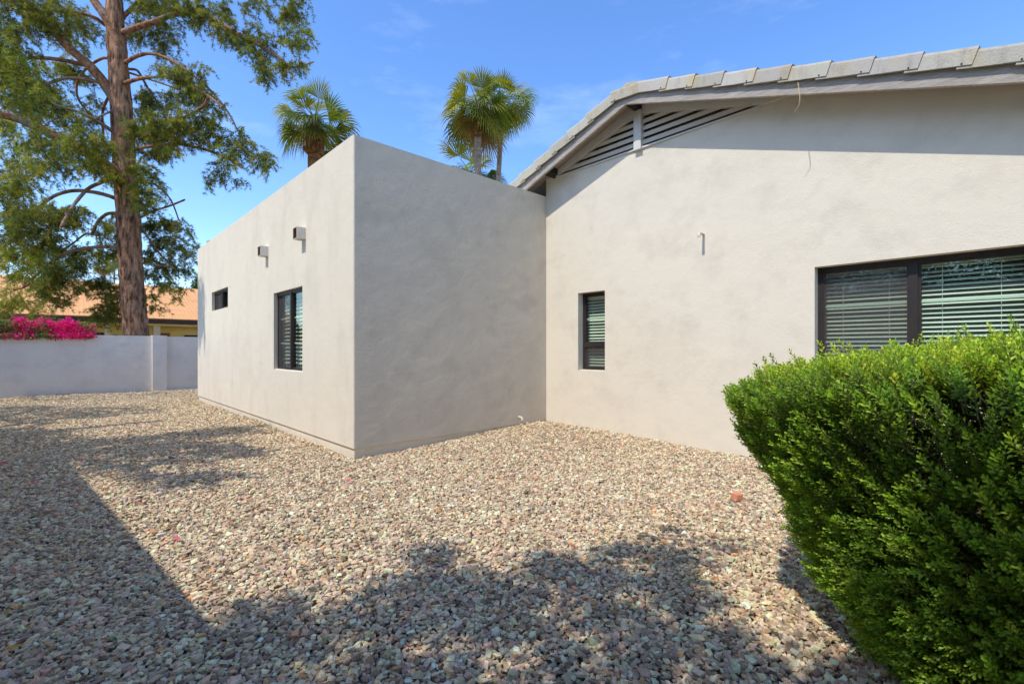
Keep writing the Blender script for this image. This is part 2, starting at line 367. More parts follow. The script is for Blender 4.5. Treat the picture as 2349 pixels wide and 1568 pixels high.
# rake tiles: L-shaped pieces stepping down both slopes
g=G()
def rake_tile(xu,xl,tint):
    s=1 if xl>xu else -1
    L=math.hypot(xl-xu,fz(xl)-fz(xu)); ux=(xl-xu)/L; uz=(fz(xl)-fz(xu))/L; nx,nz=(-uz*s,ux*s)
    y0,y1=5.597,5.612
    def pt(l,h,y): 
        b=(xu+ux*l,fz(xu)+uz*l); return (b[0]+nx*h,y,b[1]+nz*h)
    Lo=L+.055; h0,h1=.118,.272; th=.022
    sec=[]
    for l,up,out in ((-.04,0.0,0.0),(Lo*.5,.012,.004),(Lo,.026,.012)):
        j=rng.uniform(-.003,.003,3)
        pr=[(h0+up+j[0],y0-out),(h1-.03+up,y0-out),(h1-.008+up,y0-out+.007),(h1+up+j[1],y0-out+.03),(h1+up+.012,y0-out+.24),
            (h1-th+up,y0-out+.24),(h1-th+up,y0-out+.028),(h0+up+j[2],y0-out+th)]
        sec.append([pt(l,h,y) for h,y in pr])
    V=np.array(sec).reshape(-1,3); n=8; Fc=[]
    for i in range(2):
        for k in range(n): Fc.append([i*n+k,i*n+(k+1)%n,(i+1)*n+(k+1)%n,(i+1)*n+k])
    g.add(V,Fc,tint); g.add(V[:n],[list(range(n))],tint); g.add(V[2*n:],[list(range(n))],tuple(t*.62 for t in tint))
    l=Lo-.07; c=pt(l,h0+.035,y0-.0105); g.box(c[0]-.006,c[0]+.006,c[1]-.004,c[1]+.01,c[2]-.006,c[2]+.006,(.12,.1,.09))
for k in range(20):
    b=rng.uniform(.88,1.12); rake_tile(-3.52+.352*k,-3.52+.352*(k+1),(b,b*rng.uniform(.97,1.0),b*rng.uniform(.92,1.02)))
for k in range(18):
    b=rng.uniform(.9,1.08); rake_tile(-3.50-.352*k,-3.50-.352*(k+1),(b,b*.98,b*rng.uniform(.88,.98)))
g.build('rake_trim',M['tile'],roof)
# gable vent
VB=4.165; VA=4.66
g=G()
yb,yf=W3Y+.03,W3Y-.035
g.prism([(RX+.06,yf,VA-.018),(-2.04,yf,VB),(-1.70,yf,VB),(RX+.06,yf,zs(RX+.06)-.006)],(0,.065,0))
g.prism([(RX-.06,yf,VA-.018),(RX-.06,yf,zs(RX-.06)-.006),(WX+.003,yf,zs(WX)-.006),(WX+.003,yf,VB),(-5.26,yf,VB)],(0,.065,0))
g.prism([(-5.25,yf+.012,VB-.016),(-2.05,yf+.012,VB-.016),(-2.05,yf+.012,VB+.006),(-5.25,yf+.012,VB+.006)],(0,.05,0))
vent=g.build('gable_vent',M['trim'],house)
g=G(); g.box(RX-.058,RX+.058,W3Y-.06,W3Y+.05,VB-.03,4.69); g.build('post',M['trim'],vent)
g=G()
for k in range(5):
    z=VB+.035+k*.098
    for sd in (-1,1):
        hw=max((VA+.02-z)/.31,.12); xa,xb=(RX-hw,RX-.05) if sd<0 else (RX+.05,RX+hw)
        g.prism([(xa,W3Y-.012,z),(xa,W3Y+.07,z+.05),(xa,W3Y+.07,z+.108),(xa,W3Y-.012,z+.058)],(xb-xa,0,0))
g.build('louver',M['slat'],vent)
g=G(); g.poly([(-5.45,W3Y+.10,VB-.1),(-1.8,W3Y+.10,VB-.1),(-1.8,W3Y+.10,VB),(RX,W3Y+.10,4.82),(-5.45,W3Y+.10,VB+.02)]); g.build('vent_backing',plain('vent_gap_darkness',(.14,.105,.07),.9,.1),vent)  # added sheet; darkness of the louver gaps is put into its colour
# windows
def window(h,y,rec,kind,blind=True,pitch=.044,tilt=14,fw=.045):
    xa,xb,za,zb=h; Y=y+rec
    g=G()
    g.box(xa,xb,Y-.005,Y+.06,zb-fw,zb); g.box(xa,xb,Y-.005,Y+.06,za+.002,za+fw); g.box(xa,xa+fw,Y-.003,Y+.06,za+fw,zb-fw); g.box(xb-fw,xb,Y-.003,Y+.06,za+fw,zb-fw)
    xm=(xa+xb)/2
    if kind=='vert':
        zm=1.375; g.box(xa+fw,xb-fw,Y-.012,Y+.06,zm-.03,zm+.03)
        panes=[(xa+fw,xb-fw,zm+.03,zb-fw,0),(xa+fw,xb-fw,za+fw,zm-.03,1)]
    else:
        g.box(xm-.032,xm+.032,Y-.012,Y+.06,za+fw,zb-fw)
        panes=[(xa+fw,xm-.032,za+fw,zb-fw,1),(xm+.032,xb-fw,za+fw,zb-fw,0)]
    for a,b,c,d,s in panes:                   # sash rims
        r=.022; yy=Y+.006
        for q in ((a,b,d-r,d),(a,b,c,c+r),(a,a+r,c+r,d-r),(b-r,b,c+r,d-r)): g.box(q[0],q[1],yy,yy+.04,q[2],q[3])
    w=g.build('window',M['black'],house)
    for a,b,c,d,s in panes:
        g=G(); g.quad((a,Y+.028,c),(b,Y+.028,c),(b,Y+.028,d),(a,Y+.028,d)); g.build('pane',M['glass'],w)
        if s:
            g=G(); g.quad((a,Y+.002,c),(b,Y+.002,c),(b,Y+.002,d),(a,Y+.002,d)); g.build('insect_screen',M['screen'],w)
            g=G(); g.box(a,b,Y-.008,Y+.001,c,c+.014); g.box(a,b,Y-.008,Y+.001,d-.014,d); g.box(a,a+.014,Y-.008,Y+.001,c+.014,d-.014); g.box(b-.014,b,Y-.008,Y+.001,c+.014,d-.014); g.build('screen_frame',M['black'],w)
        if kind!='small':
            g=G(); zz=[c+(d-c)*.5] if kind=='vert' else [c+(d-c)/3,c+(d-c)*2/3]
            for z in (zz if not (kind=='vert' and s) else []): g=G(); g.box(a,b,Y+.034,Y+.040,z-.010,z+.010); g.build('muntin',M['muntin'],w)
    if blind:
        g=G(); z=zb-.09; t=math.radians(tilt)
        xs=[(xa+.02,xm-.004),(xm+.004,xb-.02)] if kind=='slide' and xb-xa>1.5 else [(xa+.02,xb-.02)]
        dy,dz=.024*math.cos(t),.024*math.sin(t)
        for a,b in xs:
            g.box(a,b,Y+.085,Y+.14,zb-.075,zb-.012)
            zz=z
            while zz>za+.06:
                e=rng.normal(0,.0016); m=Y+.112
                P=[(a,m-dy,zz-dz+e),(a,m,zz+e+.003),(a,m+dy,zz+dz+e)]
                g.add(P+[(b,*p[1:]) for p in P]+[(p[0],p[1],p[2]-.003) for p in P]+[(b,p[1],p[2]-.003) for p in P],
                      [[0,3,4,1],[1,4,5,2],[6,7,10,9],[7,8,11,10],[0,6,9,3],[2,5,11,8]])
                zz-=pitch
            g.box(a,b,Y+.09,Y+.135,za+.03,za+.05)
            n=max(2,int((b-a)/.28))
            for i in range(n):
                x=a+(b-a)*(i+.5)/n; g.box(x-.0018,x+.0018,Y+.083,Y+.0865,za+.05,zb-.07)
        g.build('blind',M['slatw'],w)
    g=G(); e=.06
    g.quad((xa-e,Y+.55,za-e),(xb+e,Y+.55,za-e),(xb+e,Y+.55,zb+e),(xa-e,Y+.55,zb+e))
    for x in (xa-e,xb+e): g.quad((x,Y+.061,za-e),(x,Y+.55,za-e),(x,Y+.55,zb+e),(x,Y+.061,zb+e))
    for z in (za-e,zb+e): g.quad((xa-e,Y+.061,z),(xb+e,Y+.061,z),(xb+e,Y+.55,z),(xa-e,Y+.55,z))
    g.build('dark_room_box',M['room'],w)  # shallow box; the unlit room's darkness is put into its colour
    return w
window(H1[0],WY,.062,'slide',True,.062,38,.032); window(H1[1],WY,.062,'small',False,fw=.03)
window(H3[0],W3Y,.125,'vert',True,.048,36,.036); window(H3[1],W3Y,.125,'slide',True,.045,27)
# scuppers
for x0 in (-7.192,-8.912):
    g=G(); x1=x0+.154; z0,z1=2.888,3.052; y0=WY-.128; th=.006
    g.box(x0,x0+th,y0,WY+.01,z0,z1); g.box(x1-th,x1,y0,WY+.01,z0,z1); g.box(x0+th,x1-th,y0,WY+.01,z1-th,z1); g.box(x0+th,x1-th,y0,WY+.01,z0,z0+th)
    s=g.build('scupper',M['scup'],house)
    g=G(); e=.007; 
    g.quad((x0+e,y0+.004,z0+e),(x0+e,WY-.002,z0+e),(x0+e,WY-.002,z1-e),(x0+e,y0+.004,z1-e)); g.quad((x0+e,y0+.004,z1-e),(x1-e,y0+.004,z1-e),(x1-e,WY-.002,z1-e),(x0+e,WY-.002,z1-e))
    g.quad((x0+e,WY-.002,z0+e),(x1-e,WY-.002,z0+e),(x1-e,WY-.002,z1-e),(x0+e,WY-.002,z1-e)); g.quad((x0+e,y0+.004,z0+e),(x1-e,y0+.004,z0+e),(x1-e,WY-.002,z0+e),(x0+e,WY-.002,z0+e))
    g.build('rusty_lining',M['rust'],s)
g=G(); g.tube([(-2.753,W3Y+.02,2.775),(-2.753,W3Y-.09,2.775),(-2.753,W3Y-.118,2.768),(-2.753,W3Y-.13,2.745),(-2.753,W3Y-.13,2.72)],[.0165,.0165,.019,.019,.019],10); g.build('pipe_stub',M['pvc'],house,True)
g=G(); g.tube([(WX-.02,5.331,.215),(WX+.05,5.331,.215),(WX+.075,5.331,.205),(WX+.08,5.331,.17)],[.017,.017,.02,.02],10); g.build('pipe_stub',M['pvc'],house,True)
g=G(); g.tube([(-14.47,2.80,3.5),(-14.47,2.80,4.03)],.035,10); g.tube([(-14.47,2.80,4.0),(-14.47,2.80,4.04),(-14.47,2.80,4.12),(-14.47,2.80,4.15)],[.05,.085,.085,.03],12); g.build('vent_cap',M['metal'],house)

# ------------------------------------------------------------------ walls of the yard
g=G(); FX=-18.6
rough_wall_x(g,FX,-2.4,2.03,-.15,1.71,.035,.010)
g.box(FX-.2,FX-.012,-2.4,2.03,-.15,1.708)
rough_wall_x(g,FX-.01,2.40,7.5,-.15,1.70,.05,.008); g.box(FX-.2,FX-.022,2.40,7.5,-.15,1.698)
g.box(FX-.22,FX-.005,-2.4,2.03,1.708,1.722); g.box(FX-.22,FX-.012,2.40,7.5,1.698,1.708)
bw=g.build('garden_wall',M['fence'],None,False); tag(bw,'long low rear stucco garden wall with a square pilaster below the pine','wall')
g=G(); g.box(FX-.25,FX+.10,2.03,2.40,-.15,1.455); g.box(FX-.25,FX+.103,2.027,2.403,1.458,1.735); g.build('pilaster',M['fence'],bw)
A=np.array(SIDE_A);B=np.array(SIDE_B); dr=(B-A)/np.linalg.norm(B-A); nn=np.array((-dr[1],dr[0])); nn=nn if nn[1]<0 else -nn
g=G(); Q=A+(B-A)*.515
for a_,b_,h_ in ((A,Q,2.60),(Q,B,1.75)):  # unseen wall; section heights shaped to place its shadow edge
    q=[a_,b_,b_+nn*.2,a_+nn*.2]; g.prism([(*p,-.15) for p in q],(0,0,h_+.15)); q=[a_-nn*.015,b_-nn*.015,b_+nn*.215,a_+nn*.215]; g.prism([(*p,h_+.002) for p in q],(0,0,.03))
tag(g.build('garden_wall',M['fence']),'side stucco garden wall running along the yard edge beside the photographer','wall')

# ------------------------------------------------------------------ neighbour house
NX=-27.3
nb=thing('neighbor_house','yellow house with orange shingle roof beyond the rear garden wall','house',(NX,2,0))
mt,nt,b,_=newmat('orange_shingle')
tc=N(nt,'ShaderNodeTexCoord'); br=N(nt,'ShaderNodeTexBrick'); mp=N(nt,'ShaderNodeMapping'); mp.inputs['Rotation'].default_value=(0,0,math.pi/2)
nt.links.new(tc.outputs['Object'],mp.inputs[0]); nt.links.new(mp.outputs[0],br.inputs['Vector'])
br.inputs['Scale'].default_value=1; br.inputs['Brick Width'].default_value=.34; br.inputs['Row Height'].default_value=.145; br.inputs['Mortar Size'].default_value=.018; br.inputs['Bias'].default_value=0
br.inputs['Color1'].default_value=(.70,.31,.10,1); br.inputs['Color2'].default_value=(.85,.43,.16,1); br.inputs['Mortar'].default_value=(.30,.14,.075,1)
f,_=noise_fac(nt,.7,4,.6,(1,1,1),.3,.75); nt.links.new(mix(nt,f,br.outputs[0],(.78,.38,.14)),b.inputs['Base Color']); b.inputs['Roughness'].default_value=.95
g=G(); y0,y1=-4.2,16; 
g.prism([(NX,y0,2.70),(NX,y1,2.70),(NX-6.2,y1,4.85),(NX-6.2,y0,4.85)],(0,0,.04)); g.prism([(NX-6.2,y0,4.85),(NX-6.2,y1,4.85),(NX-12.4,y1,2.7),(NX-12.4,y0,2.7)],(0,0,.04))
rf=g.build('roof',mt,nb)
M['brownf']=plain('brown_fascia',(.085,.05,.035),.8,.2); M['yel']=plain('yellow_wall',(.90,.62,.17),.9,.1,.06,2); M['cream']=plain('cream_paint',(.68,.52,.30),.9,.1,.05)
g=G(); g.box(NX-.02,NX+.05,y0,y1,2.49,2.695); g.box(NX-.9,NX-.02,y0,y1,2.50,2.53); g.build('fascia',M['brownf'],rf)
g=G(); g.box(NX-12,NX-.8,y0+.4,y1-.4,-.2,2.48); g.poly([(NX-2.2,y0+.4,2.38),(NX-12,y0+.4,2.38),(NX-6.2,y0+.4,4.8)]); g.poly([(NX-2.2,y1-.4,2.38),(NX-12,y1-.4,2.38),(NX-6.2,y1-.4,4.8)]); g.box(NX-.10,NX-.04,y0,y1,2.40,2.492); g.build('wall',M['yel'],nb)
def nby(x): v=ray(x,760); return v[1]*(NX-1)/v[0]
for xa,xb in ((347,361.5),(238,247)):
    g=G(); g.box(NX-.40,NX-.12,nby(xa),nby(xb),-.1,2.40); g.build('porch_column',M['cream'],nb)
M['door']=plain('wood_door',(.30,.11,.04),.6,.3); 
g=G(); g.box(NX-.82,NX-.76,nby(366),nby(388),-.05,2.08); g.build('door',M['door'],nb)
g=G(); g.box(NX-.82,NX-.75,nby(421),nby(490),.9,2.0); wn=g.build('window',M['black'],nb)
g=G(); g.box(NX-.82,NX-.75,nby(175),nby(238),.9,2.05); g.build('window',M['black'],nb)
g=G(); g.box(NX-.8,NX-.68,nby(262)-.05,nby(262)+.1,1.7,1.95); g.build('porch_lamp',M['black'],nb)

# ------------------------------------------------------------------ big pine
def sprays(g,tw,C,scale=1.0,droop=.55,pal=None,ntuft=8,nneed=9,wid=.013,ln=.125):
    k=len(C)
    D=rvec(k); D[:,2]=D[:,2]*.5-droop; D/=np.linalg.norm(D,axis=1)[:,None]
    L=rng.uniform(.20,.46,k)*scale
    base=pal[rng.integers(0,len(pal),k)]*rng.uniform(.55,1.3,(k,1))
    for i in range(ntuft):
        u=(i+.4)/ntuft
        T=C+D*(L*u)[:,None]+rng.normal(0,.02*scale,(k,3)); T[:,2]-= .10*scale*u*u
        for j in range(nneed):
            d=D*rng.uniform(.35,1.0,(k,1))+rvec(k)*.75; d[:,2]-=.12; d/=np.linalg.norm(d,axis=1)[:,None]
            s=np.cross(d,rvec(k)); s/=np.linalg.norm(s,axis=1)[:,None]
            l=rng.uniform(.7,1.2,(k,1))*ln*scale; w=wid*scale
            V=np.stack([T-s*w*.5,T+s*w*.5,T+d*l],1).reshape(-1,3)
            g.add(V,np.arange(3*k).reshape(-1,3),np.clip(base*rng.uniform(.85,1.15,(k,1)),0,1))
    if tw is not None:
        E=C+D*L[:,None]; E[:,2]-=.08*scale; s=np.cross(D,rvec(k)); s/=np.linalg.norm(s,axis=1)[:,None]; w=.006*scale
        V=np.stack([C-s*w,C+s*w,E+s*w*.3,E-s*w*.3],1).reshape(-1,3); tw.add(V,np.arange(4*k).reshape(-1,4))
PINE_PAL=np.array([(.27,.30,.035),(.20,.25,.03),(.40,.38,.05),(.14,.18,.03),(.31,.30,.045)])
PT=15.4
pb=at(312,770,PT)
pine=thing('pine_tree','tall pine with thick furrowed trunk rising behind the rear garden wall','tree',(pb[0],pb[1],0))
tp=[(312,860),(312,770),(306,690),(302,640),(297,560),(295,500),(290,430),(286,400),(282,300),(275,200),(268,100),(262,0),(256,-110),(250,-240),(247,-400)]
def pxt(pts,w,g,sides=8,res=5,dz=None,rough=.05,t0=PT):
    n=len(pts); dz=dz if dz is not None else [0]*n
    if not hasattr(dz,'__len__'): dz=list(np.linspace(0,dz,n))
    ax=np.interp(pts[0][1],[q[1] for q in tp[::-1]],[q[0] for q in tp[::-1]])
    if abs(pts[0][0]-ax)<34 and len(w)==2: pts=[(ax,pts[0][1]+4)]+list(pts); dz=[.15]+[.12 if i<1 else d for i,d in enumerate(dz)]; n+=1
    P=[at(x,y,t0+d) for (x,y),d in zip(pts,dz)]
    w=np.linspace(w[0],w[1],n) if len(w)==2 else np.array(w)
    g.tube(P,w*.5*PT/F,sides,None,True,rough,res); return P
g=G()
tw_=[54,49,47,46,46,46,46,45,43,40,37,32,27,20,8]
P=[at(x,y,PT) for x,y in tp]; P[0][2]=-.2
g.tube(P,np.array(tw_)*.5*PT/F,18,None,True,.035,8)
g.build('trunk',M['bark'],pine,True)
limbs=[([(276,140),(274,115),(261,77),(241,38),(215,0),(180,-60)],(26,16),-.3),
 ([(272,245),(243,197),(205,151),(164,115),(128,79),(95,51),(70,20),(50,-30)],(26,9),-1.5),
 ([(288,425),(279,412),(263,393),(237,375),(200,350),(136,317),(77,287),(38,271),(0,261),(-60,240)],(30,15),-2.2),
 ([(243,59),(218,41),(179,29),(141,26),(97,28),(60,35)],(9,4),-1.0),
 ([(205,152),(189,148),(143,138),(97,133),(46,136),(10,148),(-20,165)],(10,5),-1.4),
 ([(243,195),(235,191),(195,182),(154,179),(110,192),(72,207),(40,225)],(10,4),-1.2),
 ([(268,308),(256,300),(230,282),(184,258),(143,246),(107,235),(60,228)],(10,4),-1.6),
 ([(268,132),(251,133),(230,136),(200,156),(179,184),(177,218),(192,246),(212,264)],(7,4),1.2),
 ([(275,258),(256,257),(235,264),(205,279)],(6,3),-.8),
 ([(262,210),(248,225),(236,256),(236,294),(241,353)],(7,5),.9),
 ([(280,75),(289,72),(320,61),(358,49),(406,32),(465,33),(509,56),(551,81),(593,103),(634,128),(668,153),(695,150),(720,142)],(15,3),-1.5),
 ([(272,60),(282,40),(300,22),(320,0),(350,-40)],(12,6),.6),
 ([(284,145),(292,141),(320,127),(353,124),(401,143),(453,181),(490,215),(525,260),(545,300)],(10,3),-1.0),
 ([(284,192),(292,189),(325,180),(371,177),(420,190),(470,215),(510,245)],(10,4),-1.6),
 ([(288,158),(299,159),(317,164),(338,200),(358,230),(380,260)],(7,4),.9),
 ([(290,165),(302,169),(348,184),(401,202),(440,220)],(6,3),.6),
 ([(290,350),(330,338),(412,331),(476,345),(523,364),(555,385)],(9,4),-1.3),
 ([(288,300),(330,292),(370,278),(420,270),(465,245),(478,222)],(9,5),-2.0),
 ([(275,457),(263,454),(226,443),(171,437),(126,449),(97,470),(74,491),(40,510)],(10,5),-1.2),
 ([(280,400),(226,421),(200,435),(174,464),(155,493),(140,520)],(9,5),-1.8),
 ([(280,490),(266,489),(245,491),(224,509),(211,538)],(9,6),.8),
 ([(285,570),(273,567),(232,566),(184,572),(147,583),(116,604),(84,630),(58,657),(30,665)],(9,4),-1.3),
 ([(211,538),(195,537),(170,556),(140,575)],(5,3),.8),
 ([(300,420),(350,421),(377,441),(395,464),(411,507)],(6,3),1.0),
 ([(318,500),(356,483),(390,472),(424,458)],(5,4),-.5),
 ([(318,600),(329,604),(369,609),(400,615)],(6,3),.4),
 ([(318,515),(340,545),(370,585),(395,610)],(5,3),1.2),
 ([(145,583),(122,570),(115,545),(120,520)],(5,3),-.6),
 ([(84,630),(66,628),(55,640),(54,655)],(3.5,2),-1.3)]
for pts,w,dz in limbs:
    g=G(); pxt(pts,w,g,8,5,dz); g.build('limb',M['limb'],pine,True)
# foliage: sprays hung in clumps about the limbs  (x, y, rx, ry, sprays, depth, brightness)
blobs=[(40,20,70,35,60,-1.2,.8),(110,35,60,40,60,-1.0,.9),(160,55,45,35,35,.6,.9),(30,80,40,30,36,-.5,.8),(110,75,50,25,32,-1,.8),(200,70,30,50,24,1.2,.8),(170,115,35,20,16,1.4,1),
 (15,130,30,30,24,-.6,1.2),(50,125,25,14,12,-1,1.),(30,175,45,30,44,-1.2,1.1),(40,215,55,40,56,-1.4,.95),(105,205,50,25,32,-.5,1.3),(130,160,40,22,24,1.0,1.5),(165,170,35,25,24,1.2,1.1),
 (200,185,25,20,14,1.2,.8),(110,245,50,22,34,-1.0,1.1),(60,260,40,20,26,-1,1.),(160,262,40,18,16,.7,.9),(205,245,30,16,12,1.2,.8),(180,290,50,22,32,-.6,.85),
 (20,300,30,26,22,1,1.3),(45,330,40,25,26,1.2,1.35),(120,340,45,30,44,-1.2,.8),(190,335,55,28,52,-2.2,.95),(235,350,30,25,20,-1.5,1),(60,375,60,35,50,.6,1.3),(140,385,60,25,40,-.9,1.1),(220,390,40,18,20,-1.5,1.1),(250,415,25,14,10,-.8,1.4),
 (20,420,40,35,34,.5,.9),(70,425,50,30,32,-.6,1.05),(30,470,45,35,40,-.5,.95),(95,500,60,38,62,-1.2,.8),(150,510,35,30,28,-.8,.85),(190,495,30,14,12,.9,.9),(25,530,30,45,30,-.9,1.0),(95,550,50,26,40,-1,.75),(130,580,40,20,22,.4,1.0),
 (50,590,45,25,32,.3,1.4),(100,595,35,22,22,-.6,1.4),(25,610,28,35,22,.6,1.3),(150,625,40,26,36,-.9,.8),(110,650,45,28,42,-1.1,.85),(60,640,30,22,18,.5,1.2),(180,600,26,18,16,.9,.8),(190,580,22,16,10,1.0,.8),
 (130,690,30,16,16,-1,.9),(185,668,20,14,8,.4,.8),
 (245,535,28,32,30,1.2,1.05),(225,590,24,28,20,1.4,1.1),(262,580,16,30,14,1.6,.9),(272,510,18,18,8,1.4,.8),(240,660,35,24,30,.4,.75),(262,690,30,22,20,.3,.75),(255,722,40,20,30,.2,.75),(230,740,25,14,12,.2,.9),(292,655,14,22,8,.8,.8),
 (330,10,45,25,44,.3,1.15),(385,10,40,28,38,.2,.95),(350,45,45,18,22,.4,1.15),(420,40,45,22,32,-.5,.85),(470,35,35,22,26,-.6,.85),(510,30,30,18,14,.3,.85),(480,60,35,18,20,-.7,.8),
 (530,70,32,16,16,-.9,.85),(560,95,30,18,16,-1,.85),(600,95,25,20,14,-1,.9),(545,100,30,12,8,-.8,.8),(600,135,22,28,18,-1.1,.85),(610,185,20,20,14,-1.1,.85),(585,130,20,22,8,-1,.85),(640,30,40,22,20,-.3,.85),(680,5,40,22,20,-.2,.85),(672,45,24,18,12,-.3,.85),
 (655,100,26,24,14,-1.2,.95),(690,85,20,26,12,-1,.95),(690,120,14,18,7,-1.1,.9),(662,165,24,24,16,-1.4,.85),(695,165,16,18,7,-1.4,.85),(560,20,35,14,9,.2,.85),(600,10,30,14,7,.2,.9),(505,95,20,14,6,.6,.8),(520,85,14,10,4,.6,.8),
 (318,70,22,28,18,.9,.85),(310,100,18,26,12,1.2,.75),(350,85,22,25,12,1.0,.85),(385,75,25,28,12,.8,.8),(370,110,24,20,10,.9,.75),(410,100,15,20,5,.8,.8),(380,130,22,25,8,.7,.8),
 (385,175,30,14,14,-1.3,.9),(420,185,30,20,20,-1.2,.9),(450,200,26,26,20,-1,.9),(400,160,20,18,8,.4,.85),(460,165,14,10,4,-1,1),(410,230,28,18,14,.8,.8),(445,235,28,22,18,-.8,.95),(480,230,22,22,12,-1.1,.9),(505,255,20,22,10,-1,.9),
 (335,225,26,22,20,1.0,.75),(360,250,28,25,22,.8,.8),(325,260,22,28,18,.9,.95),(388,250,16,18,8,.9,1.4),(410,275,30,20,20,-1.6,.8),(370,290,45,20,26,-1.8,.85),(320,300,28,20,18,-1.2,.9),(345,320,45,25,38,-1,.8),(400,315,40,22,28,-1.2,.85),(440,300,30,20,18,-1.5,.8),(470,285,25,18,12,-1.3,.85),(500,300,22,14,8,-.9,1.1),
 (380,350,40,18,24,.6,.75),(335,355,35,22,20,.4,.8),(400,362,22,16,9,.5,1.3),(375,372,18,10,4,.5,.8),(470,320,26,18,12,-1,.85),(500,335,22,16,10,-1,.85),(525,360,25,18,14,-1.2,.95),(555,345,22,22,12,-1,.9),(550,320,20,20,9,-.9,.9),(575,340,16,12,5,-1,.85),(535,385,16,12,5,-1.2,.9),
 (600,370,24,18,10,-1,1.1),(612,385,18,16,8,-1,1.1),(595,392,18,10,5,-1,.9),(490,385,18,10,4,-1,.85),(520,410,24,16,9,-.9,.8),(490,425,20,10,5,-.8,.85),(545,425,14,10,3,-.8,.8),
 (330,400,26,25,22,-.6,1.05),(350,410,18,14,8,-.4,1),(320,440,24,22,18,-.7,1.1),(350,455,22,15,9,-.8,.9),(370,440,14,18,4,.9,.9),(328,480,28,15,18,-1.0,.9),
 (345,520,24,26,20,1.0,.75),(385,520,28,22,22,.9,.75),(420,535,22,26,16,.8,.85),(370,560,32,22,24,1.1,.75),(415,575,24,28,16,.9,.85),(345,590,24,20,16,1.0,.75),(440,575,10,26,6,.8,.85),(385,605,30,18,18,.9,.85),(360,630,36,22,26,.9,.75),(410,625,24,16,12,.9,.85),(440,600,10,18,4,.9,.85),
 (365,665,26,14,9,.5,.85),(395,660,18,18,7,.4,.85),(345,690,18,14,5,.4,.8),(350,715,14,12,5,.3,.8),(405,690,12,14,3,.4,.85),(415,672,12,8,3,.4,.85)]
g=G(); tw=G()
for x,y,rx,ry,n,dz,br in blobs:
    n=int(n*(2.7 if y>440 and x<210 else 2.1)); c0=at(x,y,PT+dz); s=PT/F
    U=rvec(n)*(rng.uniform(0,1,(n,1))**.42); nc=max(3,n//9); cc=rvec(nc)*(rng.uniform(0,1,(nc,1))**.4); U=np.where(rng.random((n,1))<.55,cc[rng.integers(0,nc,n)]+rng.normal(0,.17,(n,3)),U)
    rt=np.array((.6866,.7272,0)); fw=np.array((-.7271,.6864,0))
    C=c0+ (U[:,:1]*rx*.93*s)*rt + (U[:,1:2]*min(max(rx,ry)*s,1.1))*fw + (U[:,2:]*ry*s)*np.array((0,0,1)); C[:,2]+=.18
    sprays(g,tw,C,1.0,.5,PINE_PAL*br,8,9)
tw.build('twig',M['limb'],pine)
g.build('crown',M['needle'],pine)

# second pine, in the side neighbour's garden: it throws the streaked shade on the left of the yard
def shade_pts(polyD,n,hlo,hhi):
    poly=[onground(x,y) for x,y in polyD]; A_=np.array(poly); lo,hi=A_.min(0),A_.max(0); out=[]
    while len(out)<n:
        p=rng.uniform(lo,hi,(400,2)); p=p[inpoly(p,poly)]; out.extend(p.tolist())
    p=np.array(out[:n]); h=rng.uniform(hlo,hhi,n)
    return np.stack([p[:,0],p[:,1]-KS*h,h],-1)
sp=thing('pine_tree','spreading pine in the neighboring garden that shades the yard from the side','tree',(-10.5,-7.2,0))
g=G(); g.tube([(-10.5,-7.2,-.2),(-10.4,-7.1,3),(-10.5,-6.8,6),(-10.3,-6.7,9),(-10.4,-6.6,11.5)],[.36,.3,.25,.17,.05],12,None,True,.05,4); g.build('trunk',M['bark'],sp,True)
pl=[([(-60,930),(350,937),(354,950),(230,958),(130,968),(70,980),(-60,985)],340,5.6,7.4),
    ([(-60,985),(80,985),(95,1000),(165,1012),(330,1004),(480,990),(585,984),(590,993),(430,1012),(600,1034),(600,1044),(420,1052),(200,1062),(-60,1078)],720,4.6,6.6),
    ([(170,1072),(380,1060),(600,1040),(590,1050),(330,1084),(180,1092)],60,4.2,5.2),([(250,1095),(520,1098),(530,1105),(400,1120),(300,1112)],46,4.2,5.0),
    ([(-60,910),(300,905),(460,893),(300,915),(-60,922)],70,6.5,8.5)]
g=G(); tw=G(); lg=G()
for poly,n,a_,b_ in pl:
    C=shade_pts(poly,n,a_,b_); sprays(g,tw,C+np.array((0,0,.2)),1.0,.35,PINE_PAL,7,9,.018)
k=170; X=-14.7+.95*rng.random(k)**1.6; Z=1.7+1.6*rng.beta(2,2,k); h=Z+5.0+rng.uniform(-1.0,1.2,k); C=np.stack([X,WY-(h-Z)*KS,h],-1); sprays(g,tw,C,1.0,.8,PINE_PAL,7,9,.018)
for p in ((-12.5,-4.0,6.6),(-8.2,-2.6,5.5),(-6.5,-2.2,4.8),(-15,-5.5,7.6),(-10,-4.0,6.4),(-9.5,-3.2,5.4)):
    z0=min(p[2]-.6,9.5); lg.tube([(-10.42,-6.8,z0),((p[0]-10.42)/2,(p[1]-6.8)/2+.1,(z0+p[2])/2+.2),p],[.11,.07,.02],8,None,True,.04,4)
lg.build('limb',M['limb'],sp,True); tw.build('twig',M['limb'],sp); g.build('crown',M['needle'],sp)

